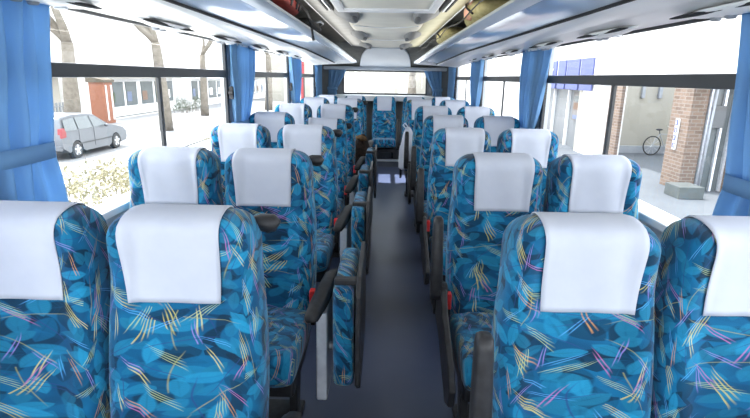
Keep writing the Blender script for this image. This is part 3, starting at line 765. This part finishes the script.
# --- car
def make_car(loc):
    c = empty('parked_car', loc, label='silver grey estate car parked beyond the hedge', cat='car')
    # body runs along +y; side profile (y,z) lofted across x
    prof = [(0.02,.45),(0.0,.75),(.05,.95),(.18,1.38),(.30,1.50),(.9,1.56),(1.9,1.55),(2.35,1.48),(3.15,1.02),(3.7,.93),(4.2,.82),(4.42,.66),(4.45,.42),(4.35,.28),(3.95,.24)]
    def arch(yc): return [(yc+.36*math.cos(t), .30+.36*math.sin(t)) for t in [PI*i/8 for i in range(9)]]
    prof += [(4.0-.0,.24)] if 0 else []
    low = [(y, z) for y, z in arch(3.55)] + [(3.1,.22),(1.35,.22)] + [(y, z) for y, z in arch(.85)] + [(.40,.26)]
    full = prof + low
    rs = []
    for x, inset in ((-.87,0),(-.80,0),(.80,0),(.87,0)):
        e_ = abs(x) > .83
        r = []
        for y, z in full:
            zz, xx = z, x
            if z > .95: xx = x*(1-.20*(z-.95)/.6)
            if e_: yy = y*.985+.03; zz = z - (.03 if z > 1.3 else 0)
            else: yy = y
            r.append((xx, yy, zz))
        rs.append(r)
    MB().rings(rs).build('body', M['carp'], c, auto=35, smooth=True)
    def sx(z): return .875*(1-.20*max(0, z-.95)/.6)+.004
    for s in (-1, 1):
        for q, pl in enumerate([[(.28,1.02),(.36,1.40),(1.0,1.45),(1.0,1.02)],[(1.07,1.02),(1.07,1.45),(1.88,1.45),(1.95,1.02)],[(2.03,1.02),(1.97,1.45),(2.30,1.40),(2.95,1.03)]]):
            MB().rings([[(s*sx(z), y, z) for y, z in pl], [(s*(sx(z)+.006), y, z) for y, z in pl]]).build('side_window', M['dglass'], c)
        MB().ext([(.06,.80),(.02,.80),(.08,1.12),(.20,1.14),(.30,.98),(.28,.82)], s*.80-.075, s*.80+.085, axis='x').build('tail_lamp', M['tail'], c, bevel=.01)
        MB().box(s*.72-.10, s*.72+.14, 4.18, 4.40, .62, .76).build('head_lamp', M['lamp'], c, bevel=.03)
        MB().ell((s*.96, 2.75, 1.03), (.09,.06,.07), 12, 8).build('wing_mirror', M['carp'], c, smooth=True)
        for y in (1.04, 2.0): MB().box(s*.878-.004, s*.878+.004, y-.006, y+.006, .35, 1.0).build('door_seam', M['dark'], c)
        MB().box(s*.885-.006, s*.885+.006, .9, 3.2, .50, .54).build('side_moulding', M['frame'], c)
        for y in (.85, 3.55):
            x = s*.78
            w = MB().tube([(x-.09,y,.31),(x+.09,y,.31)], .31, 28).build('wheel', M['tyre'], c, bevel=.02)
            MB().tube([(x+s*.088,y,.31),(x+s*.097,y,.31)], .20, 20).build('hubcap', M['alloy'], w)
            sp = MB()
            for k in range(5): sp.box(-.012,.012,-.03,.03,.02,.19, Matrix.Translation((x+s*.10,y,.31)) @ Matrix.Rotation(k*2*PI/5, 4, 'X'))
            sp.build('wheel_spokes', M['steel'], w)
    MB().add([(-.62,.075,1.05),(.62,.075,1.05),(.52,.19,1.42),(-.52,.19,1.42)], [(0,1,2,3)]).build('rear_window', M['dglass'], c, solid=.01)
    MB().add([(-.66,3.12,1.06),(.66,3.12,1.06),(.58,2.42,1.47),(-.58,2.42,1.47)], [(0,1,2,3)]).build('windscreen', M['dglass'], c, solid=.01)
    MB().box(-.25,.25,-.012,.01,.62,.74).build('number_plate', M['bwhite'], c)
    MB().box(-.84,.84,-.05,.08,.36,.55).build('rear_bumper', M['carp'], c, bevel=.03)
    return c
make_car((-11.9, 16.95, GL))

# --- trees
def make_tree(name, loc, h, r, seed, lean, label, spread=.55, depth=5):
    rnd = random.Random(seed); root = empty(name, loc, label=label, cat='tree', group='bare street trees')
    tr = MB(); br = MB()
    def grow(p, d, L, r0, k):
        pts = [p]; rr = [r0]; q = p.copy(); dd = d.copy(); n = 5
        for i in range(n):
            dd = (dd + Vector((rnd.uniform(-1,1), rnd.uniform(-1,1), rnd.uniform(-.3,.6)))*(.05 if k == 0 else .16)).normalized()
            q = q + dd*L/n; pts.append(q.copy()); rr.append(r0*(1-.38*(i+1)/n))
        (tr if k == 0 else br).tube(pts, rr, 10 if k < 2 else 5)
        if k >= depth: return
        for c in range(3 if k < 2 else (3 if k < 4 else 2)):
            ax = Vector((rnd.uniform(-1,1), rnd.uniform(-1,1), 0)).normalized()
            nd = (dd + ax*rnd.uniform(.5,1.0)*spread*1.5 + Vector((0,0,.12))).normalized()
            s = pts[-1] if (c == 0 or k == 0) else pts[rnd.choice((3,4))]
            grow(s, nd, L*rnd.uniform(.55,.85)*(1 if k else .7), rr[-1]*rnd.uniform(.6,.85), k+1)
    grow(Vector((0,0,0)), Vector((lean,0,1)).normalized(), h, r, 0)
    tr.build('trunk', M['bark'], root, smooth=True); br.build('branches', M['bark'], root, smooth=True)
    return root
make_tree('bare_tree', (-14.2, 22.8, GL), 4.3, .40, 5, .0, 'thick-trunked bare tree rising behind the parked car', depth=6)
make_tree('bare_tree', (-11.9, 27.4, GL), 4.6, .36, 11, -.02, 'slender bare tree across the street, past the parked car', depth=6)
make_tree('bare_tree', (-13.5, 38, GL), 4.4, .30, 17, .02, 'bare tree farther down the street beside the shopfronts', depth=4)
make_tree('bare_tree', (-10.5, 46, GL), 4.8, .36, 23, .02, 'bare tree seen past the second window on the street', depth=4)
make_tree('bare_tree', (-4.5, 40, GL), 3.6, .26, 29, .02, 'bare tree seen through the rear window', depth=4)
make_tree('bare_tree', (2.6, 48, GL), 3.2, .55, 31, .0, 'stout bare tree seen through the rear window', depth=4)

# --- hedge shrubs
def shrub(loc, sx, sy, sz, seed, label, m='leafg', n=900, group='dry roadside shrubs'):
    rnd = random.Random(seed); e = empty('roadside_shrub', loc, label=label, cat='shrub', group=group)
    st = MB(); lf = MB()
    for i in range(26):
        b = Vector((rnd.uniform(-.5,.5)*sx, rnd.uniform(-.5,.5)*sy, 0)); t = Vector((b.x*1.7+rnd.uniform(-.1,.1), b.y*1.15+rnd.uniform(-.15,.15), sz*rnd.uniform(.6,.95)))
        st.tube([b, (b+t)/2+Vector((rnd.uniform(-.06,.06), rnd.uniform(-.06,.06), 0)), t], [.012,.009,.004], 4)
    for i in range(n):
        u, v = rnd.uniform(0, 6.28), rnd.uniform(0, 1); k = rnd.uniform(.55, 1.)
        p = Vector((sx*.62*k*math.cos(u)*math.cos(v*1.4), sy*.56*k*math.copysign(abs(math.sin(u))**.6, math.sin(u))*math.cos(v*.9), sz*(.12+.85*v*k)))
        s_ = rnd.uniform(.025,.06); d1 = Vector((rnd.uniform(-1,1), rnd.uniform(-1,1), rnd.uniform(-1,1))).normalized(); d2 = d1.orthogonal().normalized()
        lf.add([p-d1*s_, p+d2*s_*.5, p+d1*s_, p-d2*s_*.5], [(0,1,2,3)])
    st.build('stems', M['bark'], e); lf.build('foliage', M[m], e); return e
for k, (x, y, w, l, hgt, lab) in enumerate([(-5.45,9.1,1.3,2.2,1.05,'dry yellowish shrub beside the road under the parked car window'),(-5.6,11.7,1.1,1.7,.75,'smaller dry shrub just past the yellowish one beside the road'),
      (-7.6,24,1.2,3.4,.75,'low pale shrub seen before the second tree'),(-7.9,31,1.2,3.6,.8,'low shrub far along the roadside')]):
    shrub((x, y, GZ if y < 20 else GL), w, l, hgt, 40+k, lab, n=1300 if k < 2 else 700)
# --- low house, fence, red shed and shopfronts across the street
h = empty('low_house', (-24, 28, GL), label='beige low house with wide eaves behind the parked car', cat='house')
MB().box(-3.5,3.5,-4,4,0,3.0).build('house_wall', M['cream'], h)
MB().ext([(-4.4,2.9),(4.4,2.9),(4.4,3.1),(0,4.5),(-4.4,3.1)], -4.8, 4.8).build('house_roof', M['wood'], h)
for y in (-2.5, 0, 2.5): MB().box(3.5,3.56,y-.6,y+.6,.9,2.2).build('house_window', M['dglass'], h)
fe = empty('picket_fence', (-17.8, 24, GL), label='grey upright bar fence behind the parked car', cat='fence')
for z in (.35, 1.15): MB().box(-.03,.03,-4,4,z,z+.06).build('fence_rail', M['pillar'], fe)
pk0 = None
for k in range(28):
    if pk0 is None: o = pk0 = MB().box(-.035,.035,-.05,.05,0,1.4).build('fence_bar', M['pillar'], fe)
    else: o = pk0.copy(); COL.objects.link(o); o.parent = fe
    o.location = (0, -3.9 + k*.29, 0)
sh = empty('orange_shed', (-17.3, 31.0, GL), label='orange red painted gate structure behind the thick tree', cat='shed')
MB().box(-.45,.45,-.5,.5,0,2.5).build('shed_wall', M['orange'], sh)
MB().ext([(-.55,2.45),(.55,2.45),(.55,2.6),(-.55,2.8)], -.6, .6).build('shed_roof', M['wood'], sh)
for y in (-.3,.3): MB().box(.45,.5,y-.05,y+.05,.2,2.3).build('shed_batten', M['bwhite'], sh)
def shopfront(loc, w, hgt, seed, label, wallm, front='x'):
    e = empty('shopfront', loc, label=label, cat='building', group='buildings across the street')
    MB().box(-4, 0, -w/2, w/2, 0, hgt).build('shop_wall', M[wallm], e)
    rnd = random.Random(seed); y = -w/2+.6
    while y < w/2-1.6:
        ww = rnd.uniform(1.2, 2.4)
        f = MB().box(-.02,.05, y, min(w/2-.3, y+ww), .7, 2.4).build('shop_window', M['dglass'], e)
        MB().box(.05,.07, y+.1, y+.1+ww*.4, 1.0, 1.7).build('window_display', M[rnd.choice(['leafd','pblue','salmon','bwhite'])], f)
        y += ww + rnd.uniform(.3,.9)
    MB().box(0,.7,-w/2,w/2,2.65,2.85).build('awning', M[rnd.choice(['bwhite','cream'])], e)
    y = -w/2+1
    while y < w/2-1.5:
        MB().box(-.02,.04, y, y+1.2, 4.0, 5.3).build('upper_window', M['bright'], e); y += 2.6
    return e
shopfront((-19, 40, GL), 12, 7, 2, 'pale shopfront with greenish display windows past the shed', 'bwhite')
shopfront((-18, 54, GL), 14, 8, 3, 'second white shopfront farther down the street', 'bwhite')
shopfront((-17, 72, GL), 18, 9, 4, 'tall pale building at the far end of the street', 'bwhite')
rb = empty('rear_building', (0, 62, GL), label='wide cream building seen through the rear window', cat='building')
MB().box(-14,10,0,6,0,5.5).build('building_wall', M['cream'], rb)
for k in range(6): MB().box(-12+k*3.4,-10.2+k*3.4,-.05,0,1,3).build('building_window', M['bright'], rb)
# red banner pole by the third window
b = empty('banner_flag', (-6.0, 36.5, GL), label='tall narrow red banner flag on a pole beside the road', cat='flag')
MB().tube([(0,0,0),(0,0,4.4)], .03, 8).build('flag_pole', M['steel'], b)
MB().box(.03,.30,-.01,.01,1.2,4.3).build('flag_cloth', M['tail'], b)
for k, (x, y) in enumerate([(-16.2,40.5),(-15.8,43)]):
    shrub((x, y, GL), 1.2, 2.0, 1.4, 70+k, ['green shop planting in front of the pale shopfront','second green planting beside the pale shopfront'][k], 'leafd', 700, 'green shop plantings')

# ------------------------------------------------------------------ light
wd = bpy.data.worlds.new('world'); scn.world = wd; wd.use_nodes = True
bg = wd.node_tree.nodes['Background']; bg.inputs[0].default_value = (.90,.95,1.0,1); bg.inputs[1].default_value = 4.8
def sun(rot_dir, strength, angle=1.5, color=(1,.96,.9)):
    l = bpy.data.lights.new('sun', 'SUN'); l.energy = strength; l.angle = math.radians(angle); l.color = color
    o = bpy.data.objects.new('sun', l); COL.objects.link(o)
    o.rotation_euler = Vector(rot_dir).to_track_quat('Z', 'Y').to_euler(); o.location = (0,0,20); return o
sun((-.45, .28, 1.35), 7.0)
def portal(loc, rot, sx, sy):
    l = bpy.data.lights.new('window_portal', 'AREA'); l.shape = 'RECTANGLE'; l.size = sx; l.size_y = sy; l.cycles.is_portal = True
    o = bpy.data.objects.new('window_portal', l); COL.objects.link(o); o.location = loc; o.rotation_euler = rot
for sgn in (-1, 1):
    for (p, q) in WINS:
        portal((sgn*(W+.08), (p+q)/2, (SILL+WTOP)/2), (0, PI/2*sgn, 0), WTOP-SILL, q-p)
portal((0, Y0-.08, 1.38), (PI/2, 0, PI), 2.5, 1.15) if 0 else None
portal((0, Y0-.08, 1.38), (PI/2, 0, 0), 2.5, 1.15)
portal((0, Y1+.08, 1.4), (-PI/2, 0, 0), 1.66, .46)
for sgn in (-1, 1):       # fill lights added along the rack tops to brighten the ceiling
    l = bpy.data.lights.new('ceiling_fill', 'AREA'); l.shape = 'RECTANGLE'; l.size = .06; l.size_y = 8.5; l.energy = 8; l.color = (1, .97, .90)
    o = bpy.data.objects.new('ceiling_fill', l); COL.objects.link(o); o.location = (sgn*.50, 4.4, 1.875); o.rotation_euler = (0, PI - sgn*.35, 0)
l = bpy.data.lights.new('sunbeam', 'SPOT'); l.energy = 16000; l.spot_size = math.radians(6.5); l.spot_blend = .15; l.shadow_soft_size = .02; l.color = (1,.95,.88)
o = bpy.data.objects.new('sunbeam', l); COL.objects.link(o); o.location = (4.1, 7.85, 5.3)
o.rotation_euler = (Vector((4.1, 7.85, 5.3)) - Vector((.06, 7.55, 0))).to_track_quat('Z', 'Y').to_euler()
scn.view_settings.view_transform = 'Standard'; scn.view_settings.look = 'None'; scn.view_settings.exposure = 0.38
scn.cycles.max_bounces = 8; scn.cycles.diffuse_bounces = 5; scn.cycles.transparent_max_bounces = 12
scn.cycles.sample_clamp_indirect = 6
scn.cycles.caustics_reflective = False; scn.cycles.caustics_refractive = False
scn.cycles.use_denoising = True
